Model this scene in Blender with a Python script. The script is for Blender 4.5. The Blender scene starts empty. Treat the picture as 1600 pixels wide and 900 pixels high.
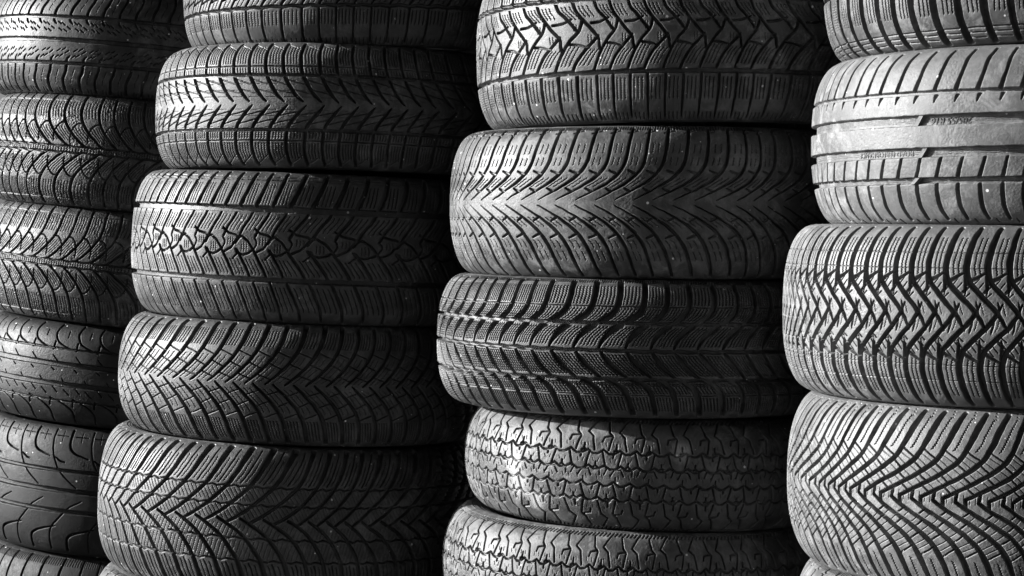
import bpy, math, random
import numpy as np
from mathutils import Matrix, Vector

R_ = math.radians
C = bpy.context.scene.collection
PI = math.pi
QUAL = 1.35            # grid fineness of the treads (1 = final)

# ------------------------------------------------------------------ camera
F = 3333.0
EYE = 0.86
PITCH, ROLL = R_(1.72), R_(1.5)
CAM = Matrix.Rotation(PI / 2 - PITCH, 3, 'X') @ Matrix.Rotation(ROLL, 3, 'Z')

def ray(px, py):
    d = CAM @ Vector(((px - 800) / F, -(py - 450) / F, -1.0))
    return d

def z_at(px, py, dist):
    d = ray(px, py)
    return EYE + d.z * dist / math.hypot(d.x, d.y)

def azim(px, py):
    d = ray(px, py)
    return math.atan2(d.x, d.y)

# ------------------------------------------------------------------ noise
def vnoise(nx, ny, lx, ly, rng):
    """smooth value noise on an nx x ny grid whose cells are lx, ly samples wide"""
    gx, gy = int(nx / lx) + 3, int(ny / ly) + 3
    g = rng.random((gx, gy)) * 2 - 1
    x = np.arange(nx) / lx; y = np.arange(ny) / ly
    ix = x.astype(int); fx = x - ix; iy = y.astype(int); fy = y - iy
    fx = (fx * fx * (3 - 2 * fx))[:, None]; fy = (fy * fy * (3 - 2 * fy))[None, :]
    a = g[ix][:, iy]; b = g[ix + 1][:, iy]; c = g[ix][:, iy + 1]; d = g[ix + 1][:, iy + 1]
    return (a * (1 - fx) + b * fx) * (1 - fy) + (c * (1 - fx) + d * fx) * fy

# ------------------------------------------------------------------ profile of a tire
class Profile:
    def __init__(s, R, H, a, n, crown=0.004):
        t = np.linspace(0, PI / 2, 400)
        z = H * np.sin(t) ** (2 / n)
        dz = np.abs(np.cos(t)) ** (2 / n)
        r = R - a + a * dz - crown * (z / H) ** 2
        L = np.concatenate([[0], np.cumsum(np.hypot(np.diff(z), np.diff(r)))])
        s.R, s.H, s.a, s.z, s.r, s.L, s.len = R, H, a, z, r, L, L[-1]
        s.r_edge = r[-1]
    def arc(s, q):                       # height on the tire (-1..1) -> arc length
        q = np.asarray(q, float)
        return np.sign(q) * np.interp(np.abs(q) * s.H, s.z, s.L)
    def at(s, y):
        ay = np.abs(y)
        z = np.interp(ay, s.L, s.z); r = np.interp(ay, s.L, s.r)
        e = 1e-3
        z2 = np.interp(np.minimum(ay + e, s.len), s.L, s.z); r2 = np.interp(np.minimum(ay + e, s.len), s.L, s.r)
        z1 = np.interp(np.maximum(ay - e, 0), s.L, s.z); r1 = np.interp(np.maximum(ay - e, 0), s.L, s.r)
        tz, tr = z2 - z1, r2 - r1
        l = np.hypot(tz, tr) + 1e-12
        return np.sign(y) * z, r, np.sign(y) * (-tr / l), tz / l   # z, r, normal z, normal r

# ------------------------------------------------------------------ tread drawing board (one pitch, periodic)
class Board:
    def __init__(s, prof, pitch):
        s.p, s.P = prof, pitch
        s.st = 0.0003
        s.nx = max(24, int(round(pitch / s.st)))
        s.dx = pitch / s.nx
        s.ny = int(2 * prof.len / s.st) + 1
        s.y = np.linspace(-prof.len, prof.len, s.ny)
        s.h = np.zeros((s.nx, s.ny), np.float32)
        s.rnd = random.Random(5)
    def pts(s, P, smooth):
        P = [tuple(p) for p in P]
        if smooth and len(P) > 2:
            out = []
            for i in range(len(P) - 1):
                p0 = P[max(i - 1, 0)]; p1 = P[i]; p2 = P[i + 1]; p3 = P[min(i + 2, len(P) - 1)]
                for k in range(6):
                    t = k / 6
                    out.append(tuple(0.5 * (2 * b + (c - a) * t + (2 * a - 5 * b + 4 * c - d) * t * t + (3 * b - a - 3 * c + d) * t ** 3)
                                     for a, b, c, d in zip(p0, p1, p2, p3)))
            out.append(P[-1]); P = out
        u = np.array([p[0] for p in P]) * s.P
        q = s.p.arc(np.clip([p[1] for p in P], -1, 1))
        return u, q
    def g(s, P, w=4, d=6, smooth=True, taper=None, soft=None):
        """a groove: points (u in pitches, q = height -1..1), width and depth in mm"""
        u, y = s.pts(P, smooth)
        n = len(u)
        if taper is None: W = np.full(n, w, float)
        else: W = np.interp(np.linspace(0, 1, n), np.linspace(0, 1, len(taper)), np.array(taper) * w)
        if w <= 1.4: W = W * .8; d = d * 1.7      # sipes: thin, deep slits
        W = W / 1000; d = d / 1000
        e = (0.0006 if w > 2 else 0.00028) if soft is None else soft / 1000
        for i in range(n - 1):
            s._seg(u[i], y[i], u[i + 1], y[i + 1], W[i], W[i + 1], d, e, w)
    def _seg(s, x0, y0, x1, y1, w0, w1, d, e, wmm):
        m = max(w0, w1) / 2 + e + (0.0016 if wmm > 2 else 0)
        j0 = np.searchsorted(s.y, min(y0, y1) - m); j1 = np.searchsorted(s.y, max(y0, y1) + m)
        if j1 <= j0: return
        i0 = int(math.floor((min(x0, x1) - m) / s.dx)); i1 = int(math.ceil((max(x0, x1) + m) / s.dx)) + 1
        X = (np.arange(i0, i1) * s.dx)[:, None]; Y = s.y[j0:j1][None, :]
        vx, vy = x1 - x0, y1 - y0
        l2 = vx * vx + vy * vy + 1e-14
        t = np.clip(((X - x0) * vx + (Y - y0) * vy) / l2, 0, 1)
        D = np.hypot(X - x0 - t * vx, Y - y0 - t * vy)
        W = (w0 + (w1 - w0) * t) / 2
        k = np.clip((W + e - D) / (2 * e), 0, 1); k = k * k * (3 - 2 * k)
        v = -d * k
        if wmm > 2:                        # worn, slightly rounded block edges
            k2 = np.clip((W + 0.0016 - D) / 0.0018, 0, 1)
            v = np.minimum(v, -0.00035 * k2 * k2)
        idx = np.arange(i0, i1) % s.nx
        for c in range(0, i1 - i0, s.nx):
            ii = idx[c:c + s.nx]
            s.h[ii, j0:j1] = np.minimum(s.h[ii, j0:j1], v[c:c + s.nx])
    def circ(s, q, w=8, d=7, amp=0, n=1, ph=0, soft=None):
        if amp == 0: s.g([(-.1, q), (1.1, q)], w, d, False, soft=soft)
        else:
            P = []
            for k in range(-1, 2 * n + 2): P.append(((k / 2 + ph) / n, q + amp * (1 if k % 2 else -1)))
            s.g(P, w, d, False, soft=soft)
    def zz(s, p0, p1, amp=0.8, step=3.2, w=1.0, d=2.2):
        """a zig-zag sipe between two points"""
        (u0, q0), (u1, q1) = p0, p1
        L = math.hypot((u1 - u0) * s.P, float(s.p.arc(q1) - s.p.arc(q0))) * 1000
        k = max(2, int(L / (step / 2)))
        P = []
        du, dq = (u1 - u0) * s.P, float(s.p.arc(q1) - s.p.arc(q0))
        l = math.hypot(du, dq) + 1e-9
        nx = -dq / l
        for i in range(k + 1):
            o = amp / 1000 * (1 if i % 2 else -1) if 0 < i < k else 0
            P.append((u0 + (u1 - u0) * i / k + nx * o / s.P, q0 + (q1 - q0) * i / k))
        s.g(P, w, d, False)
    def sip(s, u0, u1, q0, q1, n, lean=0, zig=True, w=1.0, d=2.2, amp=0.8):
        for i in range(n):
            u = u0 + (u1 - u0) * (i + .5) / n
            if zig: s.zz((u, q0), (u + lean, q1), amp, w=w, d=d)
            else: s.g([(u, q0), (u + lean, q1)], w, d, False)
    def along(s, arm, f, q0, q1, zig=True, w=1.0, d=2.0, amp=.7):
        """a sipe that follows an arm, f pitches to its right"""
        A = sorted(arm, key=lambda p: p[1])
        qs = [p[1] for p in A]; us = [p[0] for p in A]
        n = max(3, int(abs(float(s.p.arc(q1) - s.p.arc(q0))) / 0.0016)) if zig else 6
        P = []
        for i in range(n + 1):
            q = q0 + (q1 - q0) * i / n
            o = (amp / 1000 / s.P) * (1 if i % 2 else -1) if zig else 0
            P.append((float(np.interp(q, qs, us)) + f + o, q))
        s.g(P, w, d, False)
    def link(s, arm, q0, q1, w=2.0, d=4, step=0):
        """a cross groove from an arm at q0 to the next arm at q1"""
        A = sorted(arm, key=lambda p: p[1])
        qs = [p[1] for p in A]; us = [p[0] for p in A]
        a = (float(np.interp(q0, qs, us)), q0); b = (float(np.interp(q1, qs, us)) + 1, q1)
        if step:
            m = (a[0] + b[0]) / 2
            P = [a, (m - .14, q0 + (q1 - q0) * .3 - step / 2), (m + .1, q0 + (q1 - q0) * .7 + step / 2), b]
        else: P = [a, b]
        s.g(P, w, d, False)

def mir(P, du=0.0): return [(u + du, -q) for u, q in P]
def flip(P, du=0.0): return [(du - u, q) for u, q in P]
def sh(P, du, dq=0): return [(u + du, q + dq) for u, q in P]

# ------------------------------------------------------------------ the tread designs
def t_rib(b):                                   # smooth ribs with dashes
    for q in (.44, 0, -.44): b.circ(q, 6 if q else 7.5, 7)
    top = [(0, .46), (.08, .6), (.32, .76), (.45, .98)]
    b.g(top, 4.5, 6); b.along(top, .5, .55, .68, False, 1.1); b.along(top, .5, .73, .88, False, 1.1)
    bot = [(0, -.46), (-.06, -.58), (-.28, -.75), (-.3, -.97)]
    b.g(bot, 4.5, 6); b.along(bot, .5, -.55, -.68, False, 1.1); b.along(bot, .5, -.72, -.8, False, 1.1)
    for k in range(3): b.g([(.2 + k * .2, -.9), (.2 + k * .2, -.97)], 1.5, 2, False)
    for m in (1, -1):
        b.g([(0, .42 * m), (.03, .36 * m), (.2, .30 * m)], 4, 4, taper=(1, .9, .3))
        for k, (u, q) in enumerate([(.3, .34), (.55, .32), (.4, .22), (.7, .2), (.9, .25)]):
            b.g([(u, q * m), (u + .2, (q - .045) * m)], 2, 2.5, False)

def arcs_rows(b, m=1):
    A = [(1.55, .06), (1.1, .16), (.55, .33), (.15, .52), (0, .72), (.02, .96)]
    for arm in (A, mir(A, -.25)):
        arm = arm if m > 0 else flip(arm)
        b.g(arm, 4.2, 6, taper=(.6, 1, 1, 1.2, 1.2))
    for s in (1, -1):
        lf = [(.62, .14), (.6, .26), (.72, .38), (.95, .46), (1.12, .47)]
        lf = lf if s > 0 else mir(lf, -.25)
        b.g(lf if m > 0 else flip(lf), 2.2, 4)
        for f in (.25, .42, .6, .78):
            arm = A if s > 0 else mir(A, -.25)
            arm = arm if m > 0 else flip(arm)
            f2 = f if m > 0 else -f
            b.along(arm, f2, s * .16, s * .40, False, .9, 1.6)
            b.along(arm, f2, s * .56, s * .84, True, 1.1, 1.8)
        b.g([(-.1, s * .86), (1.1, s * .86)], 1.2, 1.8, False)
    for s in (1, -1): b.circ(.055 * s + .0, 3, 5, .01, 1)
    for k in range(6): b.zz((k / 6, -.04), (k / 6, .045), .8, 3)

def t_arcs(b): arcs_rows(b, 1)
def t_arcs_rev(b): arcs_rows(b, -1)

def t_hooks(b):                                 # smooth tread, hooked shoulder blocks
    b.circ(.19, 9, 7); b.circ(-.2, 9, 7); b.circ(.5, 3, 4); b.circ(-.52, 3, 4)
    hk = [(.02, .95), (-.06, .8), (.1, .64), (.45, .55), (.98, .48)]
    b.g(hk, 3, 4, taper=(1.2, 1, .7, .5)); b.g([(.98, .48), (1.0, .62)], 3, 5, False)
    hb = [(.02, -.95), (0, -.75), (-.25, -.62), (-.6, -.54), (-.98, -.48)]
    b.g(hb, 3, 4, taper=(1.2, 1, .7, .5)); b.g([(-.98, -.48), (-1.0, -.62)], 3, 5, False)
    b.g([(.5, .72), (.5, .84)], 1.8, 3, False)
    for u, q, du, dq in ((0, .36, .28, -.13), (0, .11, .14, -.05), (.5, -.08, .1, -.07), (.1, -.25, .22, -.11), (.6, -.3, .25, -.1)):
        b.g([(u, q), (u + du, q + dq)], 1.6, 3, False)

def t_sweep(b):                                 # worn, long sweeping grooves (2 pitches)
    for q, w in ((.33, 6), (.02, 8), (-.3, 7)): b.circ(q, w, 7)
    b.g([(.02, .95), (.02, .75), (.12, .5), (.35, .28), (.75, .08)], 2.4, 2.8, taper=(1.3, 1.2, 1, .5))
    b.g([(.48, .95), (.48, .74), (.6, .62), (.98, .54)], 4, 5, taper=(1.2, 1, .4))
    b.g([(1.15, .52), (1.3, .47), (1.4, .46)], 2.5, 4)
    b.g([(.9, -.12), (.6, -.24), (.35, -.42), (.12, -.62), (.1, -.92)], 2.4, 2.8, taper=(.5, 1, 1.2, 1.3))
    b.g([(.55, -.92), (.58, -.72), (.85, -.62), (1.25, -.55)], 4, 5, taper=(1.2, 1, .4))
    for k in range(2):
        b.g([(.08 + k * .5, .86), (.4 + k * .5, .86)], 1.3, 2, False); b.g([(.25 + k * .5, .93), (.25 + k * .5, .78)], 1.3, 2, False)

def t_lugs(b):
    L = [(0, .3), (.05, .6), (.15, .95)]
    b.g(L, 4, 5); b.circ(.2, 8, 7); b.circ(-.2, 8, 7); b.g(mir(L), 4, 5)
    for k in range(8): b.g([(k / 8, .84), (k / 8 + .03, .95)], 1.2, 2, False)

def t_vcut(b):                                  # centre V with two rings of thin cuts
    A = [(1.12, .03), (.72, .14), (.3, .32), (.06, .46), (-.02, .56), (-.12, .78), (-.02, .96)]
    b.g(A[:4], 5.4, 7, taper=(.35, .9, 1, 1)); b.g(A[3:], 5.2, 7)
    B = [(1.3, -.03), (.95, -.14), (.5, -.3), (.3, -.42), (.24, -.56), (.2, -.75), (.32, -.96)]
    b.g(B[:4], 5.4, 7, taper=(.35, .9, 1, 1)); b.g(B[3:], 5.2, 7)
    b.circ(.45, 5, 7); b.circ(-.42, 5, 7); b.circ(.59, 1.8, 4); b.circ(-.585, 1.8, 4)
    b.link(A, .38, .29, 1.5, 3); b.link(A, .22, .15, 1.5, 3); b.link(B, -.33, -.24, 1.5, 3); b.link(B, -.2, -.12, 1.5, 3)
    for f in (.25, .42, .58, .75):
        b.along(A, f, .48, .56); b.along(A, f, .63, .9); b.along(B, f, -.45, -.55); b.along(B, f, -.62, -.86)
    for q in (.36, .3, .2, .1, -.1, -.2, -.28, -.37):
        b.g([(.1, q), (.7, q)], .8, .8, False)
    b.g([(.1, .93), (.9, .84)], 1.4, 2, False); b.g([(.3, -.95), (1.1, -.8)], 1.6, 2, False)

def t_blocks_low(b):                            # lower half: plain blocks under zig-zag rows
    b.circ(-.37, 5, 7, .012, 1); b.circ(.37, 5, 7, .012, 1)
    for s in (1, -1):
        b.g([(0, -.4 * s), (-.06, -.6 * s), (-.14, -.95 * s)], 3.4, 6)
        b.sip(.05, .85, -.44 * s, -.66 * s, 4, -.05)
        for k in range(4): b.g([(k / 4, -.88 * s), (k / 4 - .02, -.97 * s)], 1.4, 2, False)
        D = [(0, -.34 * s), (.35, -.2 * s), (.9, -.02 * s)]
        b.g(D, 3.2, 6); b.link(D, -.22 * s, -.14 * s, 2.4, 4)
        b.along(D, .35, -.32 * s, -.05 * s); b.along(D, .65, -.32 * s, -.05 * s)

def t_lozenge(b):                               # 2 blocks per period, diamond chain down the middle
    b.circ(.5, 8, 7.5); b.circ(-.43, 8, 7.5)
    for k in (0, .5):
        b.g([(k, .5), (k + .05, .58), (k + .2, .76), (k + .34, .98)], 6.2, 7.5)
        b.g([(k + .42, .52), (k + .0, .52)], 6.5, 7.5, False)
        b.sip(k + .08, k + .44, .57, .84, 4, .13, amp=.5)
        b.g([(k + .4, .89), (k + .72, .89), (k + .75, .92)], 1.6, 2, False)
        b.g([(k + .36, .93), (k + .62, .93)], 1.6, 2, False)
        up = [(k + .05, .14), (k + .18, .26), (k + .34, .37), (k + .44, .46)]
        b.g(up, 3.9, 6.5)
        for f in (.13, .24, .36): b.along(up, f, .22, .42, True, 1.0, 2, .4)
        lo = [(k + .0, -.04), (k + .2, -.2), (k + .35, -.33), (k + .42, -.42)]
        b.g(lo, 3.9, 6.5)
        for f in (.13, .24, .36): b.along(lo, f, -.36, -.16, True, 1.0, 2, .4)
        bt = [(k, -.45), (k + .12, -.6), (k + .26, -.8), (k + .3, -.97)]
        b.g(bt, 3.8, 6)
        for f in (.12, .25, .38): b.along(bt, f, -.84, -.52, True, 1.0, 2, .4)
    b.g([(.03, .24), (.2, .18), (.45, .155), (.52, .12)], 2.9, 6, False)
    b.g([(.52, .13), (.3, -.02), (.1, -.07)], 3.1, 6, False)
    b.g([(.45, .05), (.55, .12), (.64, .14), (.82, .08), (.98, -.02), (1.02, -.05)], 3.1, 6, False)
    b.g([(.45, -.03), (.5, -.08), (.7, -.105), (.85, -.085), (1.02, -.03)], 3.1, 6, False)
    b.g([(.36, -.16), (.5, -.1)], 2.4, 5); b.g([(1.02, -.03), (1.1, .05), (1.03, .12)], 2.4, 5)
    b.sip(.17, .4, .03, .12, 3, d=1.3); b.sip(.6, .84, -.06, .05, 3, d=1.3)

def t_cross(b):                                 # nested arms crossed by thin grooves
    A = [(-.25, .02), (.3, .17), (.85, .36), (1.25, .55), (1.52, .75), (1.66, .97)]
    B = [(.15, .02), (.75, -.16), (1.3, -.36), (1.68, -.6), (1.9, -.95)]
    b.g(A, 5.2, 7, taper=(.4, .8, 1, 1.3, 1.6)); b.g(B, 5.2, 7, taper=(.4, .8, 1, 1.2, 1.4))
    for q0, q1 in ((.56, .46), (.37, .27), (.18, .10)): b.link(A, q0, q1, 1.6, 4)
    for q0, q1 in ((-.55, -.44), (-.36, -.25), (-.17, -.08)): b.link(B, q0, q1, 1.6, 4)
    for f in (.22, .38, .54, .7):
        b.along(A, f, .62, .88); b.along(B, f, -.58, -.9)
    for f in (.3, .6):
        b.along(A, f, .06, .46, d=1.2, w=.9); b.along(B, f, -.06, -.44, d=1.2, w=.9)

def t_herring(b):                               # herringbone with stepped cross cuts
    A = [(-1.0, .0), (-.5, .1), (0, .22), (.75, .44), (1.2, .63), (1.48, .8), (1.75, .97)]
    B = [(-.45, .05), (0, -.03), (.6, -.16), (1.2, -.38), (1.55, -.6), (1.85, -.95)]
    b.g(A, 5.2, 7, taper=(.75, .9, 1, 1.3, 1.9)); b.g(B, 5.2, 7, taper=(.7, .9, 1, 1.2, 1.6))
    b.link(A, .46, .50, 2.4, 5, -.035); b.link(A, .22, .26, 2.4, 5, -.035)
    b.link(B, -.2, -.22, 2.4, 5, .035); b.link(B, -.5, -.52, 2.4, 5, .035)
    b.along(A, .52, .52, .95, False, 2.0, 4); b.along(B, .5, -.55, -.93, False, 2.0, 4)
    for f in (.3, .72):
        b.along(A, f, .54, .84); b.along(B, f, -.57, -.88)
    for k in range(5):
        u = k / 5
        for q0, q1, du in ((.46, .29, .35), (.24, .05, .4), (-.02, -.2, -.25), (-.24, -.5, -.25)):
            b.zz((u, q0), (u + du, q1), .7, 3, .8, .9)

def t_interlock(b):                             # interlocking chevron, 2 blocks per period
    A = [(0, -.39), (.08, -.30), (.22, -.17), (.42, -.03), (.62, .065), (.69, .14), (.72, .22)]
    B = [(.47, -.39), (.56, -.30), (.70, -.2), (.9, -.1), (1.14, .015)]
    A2 = [(.45, .43), (.54, .33), (.68, .24), (.9, .12), (1.14, -.01), (1.17, -.1), (1.22, -.17)]
    B2 = [(0, .43), (.1, .33), (.3, .24), (.62, .065)]
    for P in (A, B, A2, B2): b.g(P, 3.8, 7)
    b.g([(-.06, .17), (.2, .18), (.45, .225)], 3.2, 6, taper=(1, 1, .7)); b.g([(.42, -.075), (.65, -.09), (.9, -.125)], 3.2, 6, taper=(1, .9, .4))
    b.circ(-.425, 5, 7.5); b.circ(.455, 5, 7.5)
    b.g([(0, -.405), (.47, -.395), (.5, -.415), (.97, -.4), (1, -.405)], 2.4, 7, False)
    b.g([(0, .5), (.47, .485), (.5, .5), (.97, .485), (1, .5)], 2, 5, False)
    for k in (0, .5):
        b.g([(k + .07, -.44), (k + .05, -.65), (k + .0, -.95)], 4.2, 6, taper=(1.1, 1, .6))
        b.g([(k + .07, .46), (k + .05, .65), (k + .0, .95)], 4.2, 6)
        b.sip(k + .13, k + .47, -.49, -.74, 3, -.03, amp=.9); b.sip(k + .13, k + .47, .52, .8, 3, 0)
        for j in range(4): b.g([(k + j / 8, -.9), (k + j / 8 - .005, -.97)], 1.6, 2.5, False)
    for f in (.12, .22, .33):
        b.along(A[:4], f, -.33, -.1, w=.95); b.along(B, f, -.33, -.14, w=.95)
        b.along(A2[:4], f, .38, .24, w=.95); b.along(B2, f, .38, .22, w=.95)
    for u, q, l in ((.50, .17, .09), (.57, .16, .07), (.86, .03, .09), (.94, .03, .1), (1.02, .0, .07)):
        b.zz((u, q), (u + .02, q - l), .6, 3, .8, 1.4)

def t_arrow(b):                                 # thin arms that run out before the centre line
    A = [(-1.35, .03), (-.3, .17), (.55, .31), (1.1, .48), (1.3, .7), (1.45, .97)]
    B = [(-1.4, -.04), (-.4, -.18), (.55, -.36), (1.1, -.55), (1.4, -.75), (1.65, -.97)]
    b.g(A, 4.2, 6.5, taper=(.08, .5, .95, 1, 1, .9)); b.g(B, 4.2, 6.5, taper=(.08, .5, .95, 1, 1, .9))
    for q, s in ((.37, 1), (.14, .8)): b.g([(float(np.interp(q, [p[1] for p in A], [p[0] for p in A])) - .42 * s, q + .04), (float(np.interp(q, [p[1] for p in A], [p[0] for p in A])) - .08, q + .005)], 3.2, 4, False, (.7, 1))
    Bq = [-p[1] for p in B]; Bu = [p[0] for p in B]
    for q, s in ((.2, .8), (.42, 1)): b.g([(float(np.interp(q, Bq, Bu)) - .42 * s, -q - .045), (float(np.interp(q, Bq, Bu)) - .08, -q - .005)], 3.2, 4, False, (.7, 1))
    for f in (.35, .65):
        for q0, q1 in ((.76, .64), (.58, .48), (.32, .2)): b.along(A, f, q0, q1, w=.8, d=1.5)
        for q0, q1 in ((-.32, -.2), (-.6, -.5), (-.76, -.64)): b.along(B, f, q0, q1, w=.8, d=1.5)
    for k in range(7): b.g([(k / 7, .945), (k / 7 + .03, .985)], 1.8, 2.2, False)
    b.g([(.25, .9), (.75, .93)], 2.2, 2.5, False)

def t_lens(b):                                  # four rows of curved blocks
    for q, w in ((.385, 5.5), (-.015, 5), (-.43, 5)): b.circ(q, w, 7.5, .008, 1)
    T = [(-.62, .4), (-.25, .5), (-.02, .62), (.06, .78), (.04, .96)]
    b.g(T, 7.5, 8); b.circ(.62, 1.3, 3)
    M = [(.15, .36), (-.18, .28), (-.5, .16), (-.68, .03)]
    b.g(M, 7, 8, taper=(1.0, 1.15, .8, .35))
    N = [(-.6, -.04), (-.35, -.16), (-.02, -.28), (.4, -.4)]
    b.g(N, 6.5, 8, taper=(.5, 1.15, 1, .4))
    S = [(-.4, -.43), (.1, -.52), (.4, -.66), (.62, -.95)]
    b.g(S, 7, 8, taper=(.6, 1, 1.1, 1)); b.circ(-.65, 1.3, 3)
    for f in (.22, .36, .5, .64, .78):
        b.along(T, f, .43, .6, w=1.1, d=2.4); b.along(T, f, .65, .9, w=1.1, d=2.4)
        b.along(M, f, .06, .33, w=1.1, d=2.4); b.along(N, f, -.07, -.36, w=1.1, d=2.4)
        b.along(S, f, -.47, -.62, w=1.1, d=2.4); b.along(S, f, -.68, -.88, w=1.1, d=2.4)
    for k in range(10): b.g([(k / 10, .95), (k / 10 + .03, .985)], 1.4, 2, False)

def t_hex(b):                                   # old tread: hexagons, hooks and slits
    w, d = 2.2, 4.5
    def zig(q, ph):
        b.g([(ph + u, q + o) for u, o in ((0, .035), (.18, -.03), (.32, -.03), (.5, .04), (.68, -.03), (.82, -.03), (1, .035))], 2.6, d, False)
    zig(.42, 0); zig(.15, .05); zig(-.14, .35); zig(-.41, .35)
    def row(du, dq):
        for P in ([(.05, .41), (-.05, .16)], [(.47, .41), (.58, .16)], [(.27, .17), (.27, .24)], [(.18, .14), (.27, .18), (.36, .14)], [(.82, .41), (.81, .33)]):
            b.g(sh(P, du, dq), w, d, False)
        for c in (.17, .36, .72, .9): b.g(sh([(c, .31), (c + (.03 if c < .3 or .6 < c < .8 else -.03), .25)], du, dq), .8, .8, False)
    row(0, 0); row(.36, -.565)
    def edge(f):
        for P in ([(.44, .60), (.47, .67), (.72, .70)], [(.74, .68), (.65, .45)], [(.11, .68), (.2, .45)], [(-.11, .45), (-.11, .55)],
                  [(.72, .70), (.62, .75), (.53, .93)], [(.11, .68), (-.07, .76), (.15, .94)], [(-.18, .44), (-.11, .47), (-.04, .44)]):
            b.g(f(P), w, d, False)
        for c in (-.2, -.02, .36, .55): b.g(f([(c, .58), (c + .02, .52)]), .8, .8, False)
        for k in range(7): b.g(f([(k / 7, .93), (k / 7 + .08, .97)]), 2.2, 3, False)
    edge(lambda P: P); edge(lambda P: [(.55 - u, -q) for u, q in P])
    for P in ([(-.25, .0), (-.15, .11), (.05, .12), (.14, .01)], [(-.1, -.12), (-.1, -.02)], [(.4, .12), (.4, .02)], [(.62, .13), (.55, .03)]):
        b.g(P, 1.7, 4, False)
    for c in (-.02, .3, .48, .72): b.g([(c, .03), (c + .03, -.04)], .8, .8, False)

def t_slots(b):                                 # big plain shoulder blocks
    for s in (1, -1):
        b.g([(.1, -.2 * s), (0, -.45 * s), (.04, -.7 * s), (.2, -.96 * s)], 8, 8)
        b.sip(.3, .85, -.3 * s, -.62 * s, 3, 0, amp=.4, w=1.2)
        for k in range(3): b.g([(.28, (-.8 - .055 * k) * s), (.9, (-.8 - .055 * k) * s)], 1.8, 2.5, False)
    b.circ(.18, 7, 7); b.circ(-.18, 7, 7)

def t_summer(b):                                # wide worn ribs, slanted slots
    b.circ(.485, 4.5, 5); b.circ(.175, 12.5, 6.4, soft=.5); b.circ(-.185, 11.5, 6.4, soft=.5); b.circ(-.5, 7.5, 6.4, soft=.5)
    for q, n in ((.175, 4), (-.185, 3), (-.5, 2)):
        for k in range(n): b.circ(q - .022 + .044 * k / max(1, n - 1), .9, 4.4)
    b.g([(-.1, .5), (.12, .68), (.3, .84), (.55, .95)], 3.4, 5, taper=(1.3, 1, 1, .8))
    b.g([(.06, .46), (-.02, .43), (-.1, .37)], 4, 3.5, taper=(1, .8, .15))
    b.g([(0, -.475), (.14, -.36), (.3, -.22)], 3.2, 5, taper=(1.2, 1, .8))
    b.g([(.0, -.52), (-.02, -.66), (.02, -.8), (.2, -.93)], 3.8, 5, taper=(.9, 1.1, 1.1, .9))
    b.g([(.5, .93), (.62, .955)], 1.8, 2, False); b.g([(.55, -.93), (.65, -.97)], 1.8, 2, False)

def t_zigzag(b):                                # deep zig-zag arms
    A = [(.5, .97), (.3, .88), (.1, .72), (0, .57), (.06, .45), (.2, .365), (.76, .23), (1.32, .1), (1.72, -.02), (2.0, -.15)]
    b.g(A[:6], 5.6, 8, taper=(.8, 1, 1.15, 1.15, 1.1, 1)); b.g(A[5:], 5.2, 8, False, (1, 1, .9, .75, .2))
    Bm = [(u - .28, -q) for u, q in A]
    b.g(Bm[:6], 5.6, 8, taper=(.8, 1, 1.15, 1.15, 1.1, 1)); b.g(Bm[5:], 5.2, 8, False, (1, 1, .9, .75, .2))
    for s, du in ((1, 0), (-1, -.28)):
        b.g([(.12 + du, .385 * s), (.5 + du, .43 * s), (.95 + du, .49 * s)], 4.5, 6, taper=(1.1, .8, .3))
        b.g([(1.02 + du, .45 * s), (1.0 + du, .35 * s), (.97 + du, .24 * s)], 4.5, 6, taper=(1.2, .7, .2))
        b.g([(1.5 + du, .17 * s), (1.57 + du, .1 * s), (1.63 + du, .02 * s)], 2.2, 4, taper=(.2, 1, .6))
        b.g([(.72 + du, .23 * s), (1.0 + du, .29 * s), (1.2 + du, .345 * s)], 2, 3, False)
        b.g([(.9 + du, .2 * s), (1.2 + du, .26 * s)], 1.4, 2.5, False)
        for q in (.70, .53): b.g([(0 + du, q * s), (1 + du, q * s)], .9, 1.2, False)
        for f in (.38, .62): b.along([(u + du, q * s) for u, q in A[:5]], f, .46 * s, .86 * s, True, .9, 2, .7)
        for k in range(3): b.g([(.3 + k * .2 + du, (.33 - k * .045) * s), (.62 + k * .2 + du, (.42 - k * .045) * s)], 1.1, 2, False)
        for f in (.38, .62): b.zz((1.12 + f + du, .14 * s), (1.26 + f + du, .03 * s), .5, 3, .7, .8)

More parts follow.
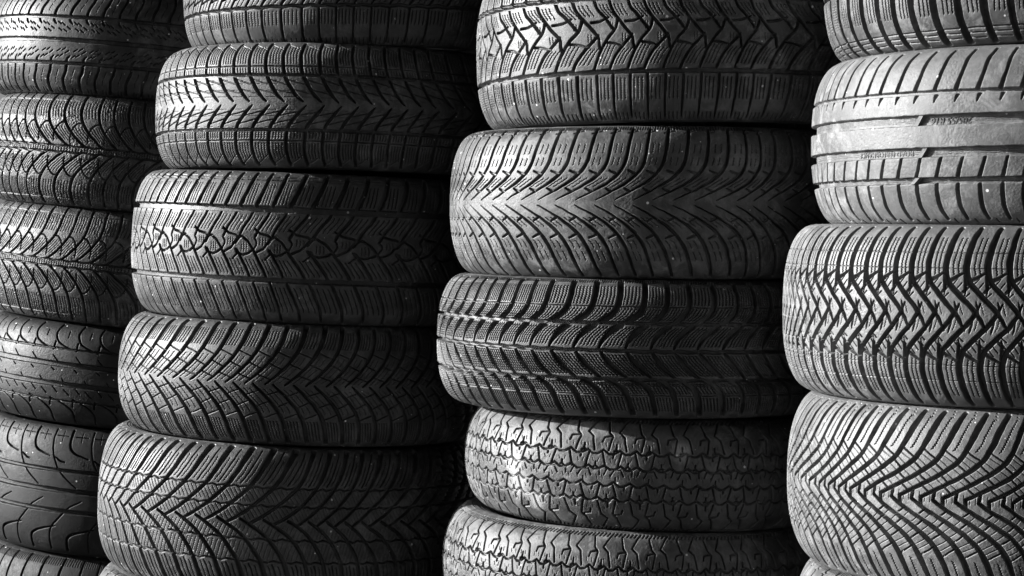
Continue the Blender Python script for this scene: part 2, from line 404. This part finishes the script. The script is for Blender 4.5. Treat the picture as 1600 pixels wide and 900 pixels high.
def t_lattice(b):                               # nested arms, cross grooves continue as a lattice
    A = [(-1.9, .045), (-1.25, .13), (-.2, .275), (.7, .44), (1.15, .62), (1.5, .82), (1.75, .95)]
    B = [(-2.33, .02), (-1.75, -.07), (-.55, -.23), (.45, -.41), (1.0, -.62), (1.35, -.92)]
    b.g([(-1.87, -.05), (-1.9, .045)], 3.4, 7, False); b.g(A, 4.8, 7, taper=(.7, .85, 1, 1.05, 1.4, 1.1))
    b.g([(-2.25, .12), (-2.33, .02)], 3.0, 7, False); b.g(B, 4.8, 7, taper=(.7, .85, 1, 1.05, 1.2, 1.1))
    for q0, q1 in ((.57, .46), (.43, .335), (.3, .215), (.18, .1)): b.link(A, q0, q1, 1.6, 4.5)
    for q0, q1 in ((-.6, -.49), (-.43, -.335), (-.29, -.2), (-.16, -.08)): b.link(B, q0, q1, 1.6, 4.5)
    for j, (a, c) in enumerate(((.5, .4), (.365, .275), (.24, .16))):
        for o in (-.025, .025): b.link(A, a + o, c + o, .8, 1)
    for j, (a, c) in enumerate(((-.52, -.42), (-.36, -.27), (-.225, -.14))):
        for o in (-.025, .025): b.link(B, a + o, c + o, .8, 1)
    for f in (.5,): b.along(A, f, .56, .9, True, .9, 2, .9); b.along(B, f, -.62, -.9, True, .9, 2, .9)
    for k in range(4): b.g([(k / 4 + .05, .10), (k / 4 + .03, .0)], .7, .7, False)
    for q in (.9, .93, .96): b.g([(.2, q), (.24, q)], 1.6, 1.5, False)

# ------------------------------------------------------------------ materials
def rubber(name, base=.05, vary=.5, dust=.3, dustcol=.25, rough=.5, bump=.25, speck=.5, grain=900.0, spec=.38, seed=0.0, stains=()):
    m = bpy.data.materials.new(name); m.use_nodes = True
    nt = m.node_tree; N = nt.nodes; L = nt.links
    bs = N['Principled BSDF']
    tc = N.new('ShaderNodeTexCoord'); mp = N.new('ShaderNodeMapping'); mp.inputs['Location'].default_value = (seed * 3.1, seed * 1.7, seed)
    L.new(tc.outputs['Object'], mp.inputs[0])
    def noise(scale, detail=4, rgh=.6, dist=0):
        n = N.new('ShaderNodeTexNoise'); n.inputs['Scale'].default_value = scale; n.inputs['Detail'].default_value = detail
        n.inputs['Roughness'].default_value = rgh; n.inputs['Distortion'].default_value = dist
        L.new(mp.outputs[0], n.inputs['Vector']); return n.outputs['Fac']
    def ramp(x, a, b_, lo=0., hi=1.):
        r = N.new('ShaderNodeMapRange'); r.inputs[1].default_value = a; r.inputs[2].default_value = b_
        r.inputs[3].default_value = lo; r.inputs[4].default_value = hi; L.new(x, r.inputs[0]); return r.outputs[0]
    def math_(op, a, b_):
        r = N.new('ShaderNodeMath'); r.operation = op
        for i, v in enumerate((a, b_)):
            if isinstance(v, (int, float)): r.inputs[i].default_value = v
            else: L.new(v, r.inputs[i])
        return r.outputs[0]
    f1 = noise(22, 7, .7); f2 = noise(120, 4, .7); f3 = noise(5, 3, .6, .6)
    v = math_('ADD', math_('MULTIPLY', ramp(f1, .36, .64), .65), math_('MULTIPLY', ramp(f2, .3, .7), .35))
    col = ramp(v, 0, 1, base * (1 - vary), base * (1 + vary))
    # a broken film of dried dirt, heavier in patches, with vertical scuffs
    mp2 = N.new('ShaderNodeMapping'); mp2.inputs['Scale'].default_value = (1, 1, .22); L.new(mp.outputs[0], mp2.inputs[0])
    sc_ = N.new('ShaderNodeTexNoise'); sc_.inputs['Scale'].default_value = 260; sc_.inputs['Detail'].default_value = 5; sc_.inputs['Roughness'].default_value = .7
    L.new(mp2.outputs[0], sc_.inputs['Vector'])
    film = math_('MULTIPLY', ramp(noise(30, 10, .8, .6), .47, .60), ramp(f3, .34, .62, .2, 1))
    film = math_('MULTIPLY', film, ramp(sc_.outputs['Fac'], .3, .62, .35, 1))
    du = math_('MULTIPLY', film, dust)
    col = math_('ADD', math_('MULTIPLY', col, math_('SUBTRACT', 1., du)), math_('MULTIPLY', du, dustcol))
    for (cx, cy, cz), rad, amt in stains:      # smears of pale dirt
        vd = N.new('ShaderNodeVectorMath'); vd.operation = 'DISTANCE'; L.new(tc.outputs['Object'], vd.inputs[0]); vd.inputs[1].default_value = (cx, cy, cz)
        k = math_('ADD', ramp(vd.outputs['Value'], rad, 0), math_('SUBTRACT', math_('ADD', f3, noise(45, 6, .75)), 1.))
        k = math_('MULTIPLY', ramp(k, .25, .75), amt); du = math_('MAXIMUM', du, k)
        col = math_('ADD', math_('MULTIPLY', col, math_('SUBTRACT', 1., k)), math_('MULTIPLY', k, .42))
    # pale grit
    vo = N.new('ShaderNodeTexVoronoi'); vo.inputs['Scale'].default_value = 85; L.new(mp.outputs[0], vo.inputs['Vector'])
    sx = N.new('ShaderNodeSeparateColor'); L.new(vo.outputs['Color'], sx.inputs[0])
    lim = math_('MULTIPLY', math_('GREATER_THAN', sx.outputs[0], 1 - .38 * speck), math_('ADD', .05, math_('MULTIPLY', math_('MULTIPLY', sx.outputs[1], sx.outputs[1]), .11)))
    sp = math_('LESS_THAN', vo.outputs['Distance'], lim)
    col = math_('ADD', col, math_('MULTIPLY', sp, .5))
    cc = N.new('ShaderNodeCombineColor')
    for i in range(3): L.new(col, cc.inputs[i])
    L.new(cc.outputs[0], bs.inputs['Base Color'])
    L.new(math_('ADD', ramp(f2, .3, .7, rough - .08, rough + .08), math_('MULTIPLY', du, .35)), bs.inputs['Roughness'])
    bs.inputs['Specular IOR Level'].default_value = spec
    bp = N.new('ShaderNodeBump'); bp.inputs['Strength'].default_value = bump; bp.inputs['Distance'].default_value = .0012
    L.new(math_('ADD', noise(grain, 3, .7), math_('MULTIPLY', noise(grain / 5, 3, .7), .8)), bp.inputs['Height'])
    L.new(bp.outputs[0], bs.inputs['Normal'])
    return m

# ------------------------------------------------------------------ mesh helpers
def grid_mesh(name, V, mat, parent, loc=(0, 0, 0), closed=False):
    """V: (nu, nv, 3) grid of points -> one smooth mesh object"""
    nu, nv = V.shape[:2]
    me = bpy.data.meshes.new(name)
    co = np.ascontiguousarray(V.reshape(-1, 3), dtype=np.float32)
    me.vertices.add(nu * nv); me.vertices.foreach_set('co', co.ravel())
    iu = np.arange(nu if closed else nu - 1); iv = np.arange(nv - 1)
    a = (iu[:, None] * nv + iv[None, :]); bnext = (((iu + 1) % nu)[:, None] * nv + iv[None, :])
    F4 = np.stack([a, bnext, bnext + 1, a + 1], -1).reshape(-1, 4).astype(np.int32)
    nf = len(F4)
    me.loops.add(nf * 4); me.loops.foreach_set('vertex_index', F4.ravel())
    me.polygons.add(nf); me.polygons.foreach_set('loop_start', np.arange(0, nf * 4, 4, dtype=np.int32))
    me.polygons.foreach_set('use_smooth', np.ones(nf, dtype=bool))
    me.update(calc_edges=True); me.validate()
    me.materials.append(mat)
    o = bpy.data.objects.new(name, me); C.objects.link(o); o.location = loc
    if parent: o.parent = parent
    return o

def ang_grid(lo, hi, step, coarse):
    fine = np.arange(lo, hi, step)
    rest = 2 * PI - (hi - lo)
    k = max(8, int(rest / coarse))
    return np.concatenate([fine, hi + rest * np.arange(k) / k])

GROUP = 'worn tires stacked in columns'

def make_tire(label, column, xl, y_top, y_bot, R, design, pitch, mat, a=.042, n=2.7, tilt=0., nod=0., phase=0.,
              arc=(-104, 40), step=.00075, wear=.25, wob=.42, depth=1.0, seed=1, rim=.2, edge_rough=.16):
    D, yref = column['D'], (y_top + y_bot) / 2
    az = azim(xl, yref) + math.asin(R / D)
    ctr = Vector((D * math.sin(az), D * math.cos(az), 0))
    near = D - R + a * .5
    xc = 800 + F * math.tan(az)
    zt, zb = z_at(xc, y_top, near), z_at(xc, y_bot, near)
    H = (zt - zb) / 2 - .0006
    root = bpy.data.objects.new('tire', None); C.objects.link(root)
    root.empty_display_size = .05
    rotm = Matrix.Rotation(-az, 4, 'Z') @ Matrix.Rotation(R_(tilt), 4, 'Y') @ Matrix.Rotation(R_(nod), 4, 'X')
    up = rotm @ Vector((0, 0, 1))
    c3 = Vector((ctr.x, ctr.y, (zt + zb) / 2))
    root.location = c3 - up * H
    root.rotation_euler = rotm.to_euler()
    root['label'] = label; root['category'] = 'tire'; root['group'] = GROUP
    p = Profile(R, H, a, n)
    rng = np.random.default_rng(seed)
    # pitch sequence with uneven block lengths
    N = max(8, int(round(2 * PI * R / pitch)))
    wv = np.ones(N); k = 0
    while k < N:
        run = int(rng.integers(2, 5)); wv[k:k + run] = rng.choice([.88, 1., 1.14]); k += run
    cum = np.concatenate([[0], np.cumsum(wv)]) / wv.sum() * 2 * PI
    b = Board(p, 2 * PI * R / N)
    design(b)
    st = step / QUAL
    ph = ang_grid(R_(arc[0]), R_(arc[1]), st / R, .02)
    ny = int(2 * p.len / st) | 1
    y = np.linspace(-p.len, p.len, ny)
    na = len(ph)
    a0 = (ph + phase * 2 * PI / N + PI) % (2 * PI)
    u = np.interp(a0, cum, np.arange(N + 1))
    # wobble of the moulded edges, worn corners
    cell = .009 / st
    du = vnoise(na, ny, cell, cell, rng) * wob / 1000 + vnoise(na, ny, cell / 4, cell / 4, rng) * wob * .35 / 1000
    dy = vnoise(na, ny, cell, cell, rng) * wob / 1000 + vnoise(na, ny, cell / 4, cell / 4, rng) * wob * .35 / 1000
    U = (u[:, None] * b.nx + du / b.dx) % b.nx
    Y = np.clip((y[None, :] + dy + p.len) / (2 * p.len) * (b.ny - 1), 0, b.ny - 1.001)
    i0 = U.astype(int) % b.nx; fx = (U - np.floor(U)); j0 = Y.astype(int); fy = Y - j0
    i1 = (i0 + 1) % b.nx
    h = (b.h[i0, j0] * (1 - fx) + b.h[i1, j0] * fx) * (1 - fy) + (b.h[i0, j0 + 1] * (1 - fx) + b.h[i1, j0 + 1] * fx) * fy
    h = np.where(h < -.0042, h * 1.4 * depth + .0017, h * depth)
    # fade of the pattern depth at the very edge, uneven wear
    ed = np.clip((p.len - np.abs(y)) / .006, 0, 1)[None, :]
    h = h * ed
    h = h + wear / 1000 * (vnoise(na, ny, .05 / st, .04 / st, rng) + .5 * vnoise(na, ny, .014 / st, .014 / st, rng)) * ed
    if edge_rough:
        h = h + edge_rough / 1000 * vnoise(na, ny, .0022 / st, .0022 / st, rng) * (vnoise(na, ny, .03 / st, .03 / st, rng) * .5 + .5)
    # moulding flash ring and fine rings close to the sidewall
    for yy, hh in ((.965, .5), (.985, -.6)):
        h = h + hh / 1000 * np.exp(-((np.abs(y) / p.len - yy) * p.len / .0011) ** 2)[None, :]
    z, r, nz, nr = p.at(y)
    rr = r[None, :] + nr[None, :] * h
    zz = z[None, :] + nz[None, :] * h
    V = np.stack([rr * np.sin(ph)[:, None], -rr * np.cos(ph)[:, None], zz + H], -1)
    tread = grid_mesh('tread', V, mat, root, closed=True)
    # sidewalls
    pa = ang_grid(R_(arc[0]), R_(arc[1]), .012, .05)
    for s in (1, -1):
        t = np.linspace(0, 1, 70)
        rw = p.r_edge + (rim - p.r_edge) * t
        zw = H * (1 - .02 * np.sin(t * PI) - .24 * t ** 1.6) - .0003
        zw = zw + .0008 * (np.abs(((t * 9) % 1) - .5) < .12) * (t > .05) * (t < .8)
        rw = np.concatenate([rw, [rim - .004, rim, rim + .015]]); zw = np.concatenate([zw, [H * .70, H * .64, H * .6]])
        W = np.stack([rw[None, :] * np.sin(pa)[:, None], -rw[None, :] * np.cos(pa)[:, None],
                      np.broadcast_to(H + s * zw[None, :], (len(pa), len(rw)))], -1)
        if s > 0: W = W[:, ::1]
        grid_mesh('sidewall', W if s < 0 else W[:, ::-1], mat, root, closed=True)
    return root, tread, p, H, az, mat

def ring_text(tread, p, H, q, body, size, phi0, depth_mm, mat, upside=True, raise_mm=1.2):
    """raised moulded lettering wrapped on the tread at height q"""
    cu = bpy.data.curves.new('lettering', 'FONT'); cu.body = body; cu.size = size; cu.extrude = raise_mm / 2000; cu.align_x = 'CENTER'; cu.align_y = 'CENTER'
    cu.shear = .15; cu.offset = .00008
    tmp = bpy.data.objects.new('lettering', cu); C.objects.link(tmp)
    bpy.context.view_layer.update()
    me = bpy.data.meshes.new_from_object(tmp.evaluated_get(bpy.context.evaluated_depsgraph_get()))
    bpy.data.objects.remove(tmp); bpy.data.curves.remove(cu)
    s = -1 if upside else 1
    for v in me.vertices:
        x, yy, zz = v.co
        r = p.R - depth_mm / 1000 + zz - .0005
        ph = R_(phi0) + s * x / p.R
        v.co = (r * math.sin(ph), -r * math.cos(ph), H + q * H + s * yy)
    me.materials.clear(); me.materials.append(mat)
    o = bpy.data.objects.new('lettering', me); C.objects.link(o); o.parent = tread
    return o

def wear_bar(tread, p, H, q, half, phi, mat, lean=.004, top=-.0022):
    pts = []
    w = .0042
    for ph_off, zo, rr in ((-w, -half, -.0085), (w, -half, -.0085), (w, half, -.0085), (-w, half, -.0085),
                           (-w * .7, -half, top), (w * .7, -half, top), (w * .7, half, top), (-w * .7, half, top)):
        r = p.R + rr; a = R_(phi) + (ph_off + (lean if zo > 0 else -lean)) / p.R
        pts.append((r * math.sin(a), -r * math.cos(a), H + q * H + zo))
    me = bpy.data.meshes.new('wear_bar')
    me.from_pydata(pts, [], [(4, 5, 6, 7), (0, 1, 5, 4), (1, 2, 6, 5), (2, 3, 7, 6), (3, 0, 4, 7), (0, 3, 2, 1)])
    me.materials.append(mat)
    o = bpy.data.objects.new('wear_bar', me); C.objects.link(o); o.parent = tread
    return o

# ------------------------------------------------------------------ the four stacks
c1, c2, c3, c4 = dict(D=4.19), dict(D=3.615), dict(D=3.277), dict(D=2.90)
M = rubber
tires = []
def T(*a, **k):
    k.setdefault('seed', len(tires) + 11)
    t = make_tire(*a, **k); tires.append(t); return t

A1 = dict(arc=(-104, 22), step=.0009)
T('smooth ribbed tire with dashed slits, at the top of the leftmost stack', c1, -18, -10, 157, .305, t_rib, .0295,
  M('rubber_ribbed', 0.0214, .3, 0.75, 0.13, .47, 0.12, .9, seed=1, spec=.28), tilt=3.5, a=.036, **A1)
T('pitted tire with leaf shaped grooves, directly below the ribbed tire of the leftmost stack', c1, -20, 157, 336, .316, t_arcs, .031,
  M('rubber_pitted', 0.0214, .4, 0.85, 0.13, .47, 0.5, .6, 500, seed=2, spec=.3), tilt=4.2, edge_rough=.7, **A1)
T('pitted tire with leaf shaped grooves, third from top in the leftmost stack', c1, -26, 336, 518, .316, t_arcs_rev, .034,
  M('rubber_pitted_dark', 0.0197, .4, 0.85, 0.12, .47, 0.5, .6, 500, seed=3, spec=.3), tilt=4.8, edge_rough=.6, **A1)
T('bald dark tire with hooked shoulder blocks in the leftmost stack', c1, -30, 518, 678, .316, t_hooks, .044,
  M('rubber_bald', 0.0078, .4, .3, .08, .5, 0.28, .8,spec=.2, seed=4), tilt=4.4, phase=.2, **A1)
T('worn tire with sweeping grooves and plus shaped cuts, fifth in the leftmost stack', c1, -34, 678, 879, .316, t_sweep, .084,
  M('rubber_sweep', 0.0072, .5, .3, .04, .55, .25, .6, spec=.16, seed=5), tilt=3.0, a=.03, **A1)
T('dusty lugged tire cut off by the lower edge, lowest of the leftmost stack', c1, -36, 879, 1060, .316, t_lugs, .038,
  M('rubber_dusty', 0.012, .5, .4, .07, .6, 0.28, .5, spec=.15, seed=6), tilt=2.2, **A1)

A2 = dict(arc=(-104, 48), step=.0008)
T('tire with plain shoulder blocks at the upper edge, topmost of the second stack', c2, 287, -124, 71, .308, t_blocks_low, .031,
  M('rubber_blocks', 0.0382, .4, 0.85, 0.15, .47, 0.28, .4, seed=7), tilt=-1.5, **A2)
T('tire with V grooves between two ring grooves, second from top in the second stack', c2, 243, 71, 271, .314, t_vcut, .0305,
  M('rubber_vcut', 0.0409, .35, 0.75, 0.17, .47, 0.28, .5, seed=8), tilt=.3, nod=-1.2, **A2)
T('tire with a chain of diamond blocks along its middle, in the second stack', c2, 205, 271, 509, .316, t_lozenge, .063,
  M('rubber_lozenge', 0.0409, .35, 0.75, 0.17, .47, 0.28, .7, seed=9), tilt=.8, **A2)
T('tire with nested arms crossed by thin grooves, in the second stack', c2, 184, 509, 701, .318, t_cross, .0306,
  M('rubber_crossed', 0.0436, .35, 0.75, 0.18, .47, 0.28, .5, seed=10), tilt=.8, nod=-.3, n=2.4, **A2)
T('tire with a stepped herringbone tread, near the bottom of the second stack', c2, 152, 701, 934, .320, t_herring, .0335,
  M('rubber_herring', 0.0464, .35, 0.75, 0.19, .47, 0.28, .5, seed=11), tilt=1.6, **A2)
T('tire showing only its top edge, lowest of the second stack', c2, 138, 934, 1124, .316, t_arrow, .033,
  M('rubber_lowest', 0.0527, .35, 0.75, 0.19, .47, 0.28, .5, seed=12), tilt=1.6, n=2.3, **A2)

A3 = dict(arc=(-104, 52), step=.00075)
T('tire with interlocking chevron blocks and ticked lower shoulder, topmost of the third stack', c3, 745, -72, 195, .314, t_interlock, .057,
  M('rubber_interlock', 0.0436, .4, 1, 0.18, .47, 0.28, 1.0, seed=13), tilt=-1.6, nod=-1.0, **A3)
T('tire with thin grooves fading out at its centre line, second in the third stack', c3, 703, 195, 437, .318, t_arrow, .0268,
  M('rubber_arrow', 0.0436, .45, 0.95, 0.18, .47, 0.28, .5, seed=14), tilt=-1.2, **A3)
T('tire with four rows of curved blocks and dense wavy slits, third in the third stack', c3, 682, 437, 656, .318, t_lens, .0315,
  M('rubber_curved', 0.0382, .4, 0.75, 0.15, .47, 0.28, .5, seed=15), tilt=-.6, **A3)
T('smaller old tire with hexagons, hooks and pale smudges, directly under the curved block tire', c3, 725, 656, 835, .290, t_hex, .0465,
  M('rubber_hexagon', 0.0512, .5, 1, 0.17, .47, 0.25, .6, seed=16, stains=[((-.196, -.213, .055), .036, .5), ((-.166, -.233, .035), .03, .6), ((-.2, -.205, .09), .03, .6), ((.04, -.285, .12), .03, .5)]), tilt=.3, n=2.3, a=.045, wear=.6, **A3)
T('old hexagon patterned tire at the lower edge, lowest of the third stack', c3, 690, 835, 1018, .306, t_hex, .0465,
  M('rubber_hexagon_low', 0.0484, .5, 1, 0.19, .47, 0.28, .5, seed=17), tilt=.3, n=2.3, wear=.6, phase=.3, **A3)

A4 = dict(arc=(-104, 24), step=.0007)
T('tire with broad shoulder slots cut off by the upper edge, topmost of the rightmost stack', c4, 1288, -210, 64, .314, t_slots, .030,
  M('rubber_slots', 0.0465, .35, 0.75, 0.17, .47, 0.28, .4, seed=18), tilt=-2.4, **A4)
sm = M('rubber_summer', 0.0827, .25, 0.95, 0.21, 0.47, 0.25, .4, spec=.25, seed=19)
summer = T('pale worn tire with smooth ribs and raised lettering in its grooves, rightmost stack', c4, 1268, 64, 352, .316, t_summer, .0245,
  sm, tilt=-1.8, **A4)
T('tire with deep zigzag grooves and notched tips, third in the rightmost stack', c4, 1222, 352, 643, .322, t_zigzag, .0226,
  M('rubber_zigzag', 0.0721, .3, 0.75, 0.22, .47, 0.25, .4, seed=20), tilt=-.8, **A4)
T('tire with nested arms and a diamond lattice of grooves, lower right of the photo', c4, 1228, 643, 940, .320, t_lattice, .0248,
  M('rubber_lattice', 0.0723, .3, 0.75, 0.24, .47, 0.25, .6, seed=21), tilt=-.8, n=2.4, **A4)
T('tire barely showing at the lower edge, lowest of the rightmost stack', c4, 1236, 940, 1200, .318, t_arrow, .031,
  M('rubber_base', 0.062, .3, 0.75, 0.22, .47, 0.25, .4, seed=22), tilt=0, **A4)

root, tread, p, H, az, _ = summer
dark = M('rubber_lettering', .02, .2, .1, .2, .5, 0.2, 0, seed=23)
DEEP = 7.0
ring_text(tread, p, H, .165, '205/55 R16', .0118, -22.8, DEEP, dark)
ring_text(tread, p, H, -.185, 'ROAD PERFORMANCE', .0095, -41.0, DEEP, dark)
for q, half, phi in ((.175, .0062, -30.5), (-.185, .0058, -29.5), (-.5, .0038, -31.5)):
    wear_bar(tread, p, H, q, half, phi, sm)

# ------------------------------------------------------------------ ground: an uneven yard under the stacks
base = [(t[0].location.x, t[0].location.y, t[0].location.z) for t in (tires[5], tires[11], tires[16], tires[21])]
def ground_z(x, y):
    s = wsum = 0
    for bx, by, bz in base:
        w = 1 / (((x - bx) ** 2 + (y - by) ** 2) ** 1.5 + .02); s += w * bz; wsum += w
    return s / wsum
gx = np.concatenate([[-400, -100, -30, -10, -5], np.linspace(-3, 3, 90), [5, 10, 30, 100, 400]])
gy = np.concatenate([[-400, -100, -30, -10], np.linspace(-3, 8, 120), [12, 30, 100, 400]])
rg = np.random.default_rng(3)
G = np.zeros((len(gx), len(gy), 3))
for i, x in enumerate(gx):
    for j, y_ in enumerate(gy):
        dmin = min(math.hypot(x - bx, y_ - by) for bx, by, bz in base)
        z_ = min(bz for bx, by, bz in base if math.hypot(x - bx, y_ - by) < dmin + 1e-6) if dmin < .36 else ground_z(x, y_)
        G[i, j] = (x, y_, z_ - .004 - .006 * rg.random())
gm = bpy.data.materials.new('dark_dirt'); gm.use_nodes = True
nt = gm.node_tree; bs = nt.nodes['Principled BSDF']
tn = nt.nodes.new('ShaderNodeTexNoise'); tn.inputs['Scale'].default_value = 18; tn.inputs['Detail'].default_value = 8
tc = nt.nodes.new('ShaderNodeTexCoord'); nt.links.new(tc.outputs['Object'], tn.inputs['Vector'])
mr = nt.nodes.new('ShaderNodeMapRange'); mr.inputs[3].default_value = .02; mr.inputs[4].default_value = .07
nt.links.new(tn.outputs['Fac'], mr.inputs[0]); nt.links.new(mr.outputs[0], bs.inputs['Base Color']); bs.inputs['Roughness'].default_value = .9
bp = nt.nodes.new('ShaderNodeBump'); bp.inputs['Distance'].default_value = .02; nt.links.new(tn.outputs['Fac'], bp.inputs['Height']); nt.links.new(bp.outputs[0], bs.inputs['Normal'])
gr = grid_mesh('ground', G, gm, None); gr['kind'] = 'structure'; gr['label'] = 'dark dirt yard under the tire stacks'

# ------------------------------------------------------------------ light and camera
SUN_AZ, SUN_EL = -81.0, 15.5           # azimuth from straight ahead (negative = left), elevation
s_dir = Vector((math.sin(R_(SUN_AZ)) * math.cos(R_(SUN_EL)), math.cos(R_(SUN_AZ)) * math.cos(R_(SUN_EL)), math.sin(R_(SUN_EL))))
sl = bpy.data.lights.new('sun', 'SUN'); sl.energy = 5.0; sl.angle = R_(.8); sl.color = (1, 1, 1)
so = bpy.data.objects.new('sun', sl); C.objects.link(so); so.rotation_euler = s_dir.to_track_quat('Z', 'Y').to_euler()
so.location = (-3, 3, 3)
w = bpy.data.worlds.new('World'); bpy.context.scene.world = w; w.use_nodes = True
nt = w.node_tree; bg = nt.nodes['Background']
sky = nt.nodes.new('ShaderNodeTexSky'); sky.sky_type = 'NISHITA'; sky.sun_disc = False
sky.air_density = .012; sky.dust_density = 2.6; sky.ozone_density = 0; sky.sun_elevation = R_(SUN_EL); sky.sun_rotation = R_(SUN_AZ)
bw = nt.nodes.new('ShaderNodeRGBToBW')
nt.links.new(sky.outputs[0], bw.inputs[0]); nt.links.new(bw.outputs[0], bg.inputs[0]); bg.inputs[1].default_value = .05

cam = bpy.data.cameras.new('camera'); cam.sensor_width = 36; cam.lens = 36 * F / 1600; cam.clip_end = 2000; cam.clip_start = .05
co = bpy.data.objects.new('camera', cam); C.objects.link(co); co.location = (0, 0, EYE)
co.rotation_euler = CAM.to_euler()
sc = bpy.context.scene; sc.camera = co
sc.view_settings.view_transform = 'Standard'; sc.view_settings.look = 'None'; sc.view_settings.exposure = 1.68; sc.view_settings.gamma = 1
sc.render.engine = 'CYCLES'
sc.cycles.max_bounces = 4; sc.cycles.diffuse_bounces = 2; sc.cycles.glossy_bounces = 2
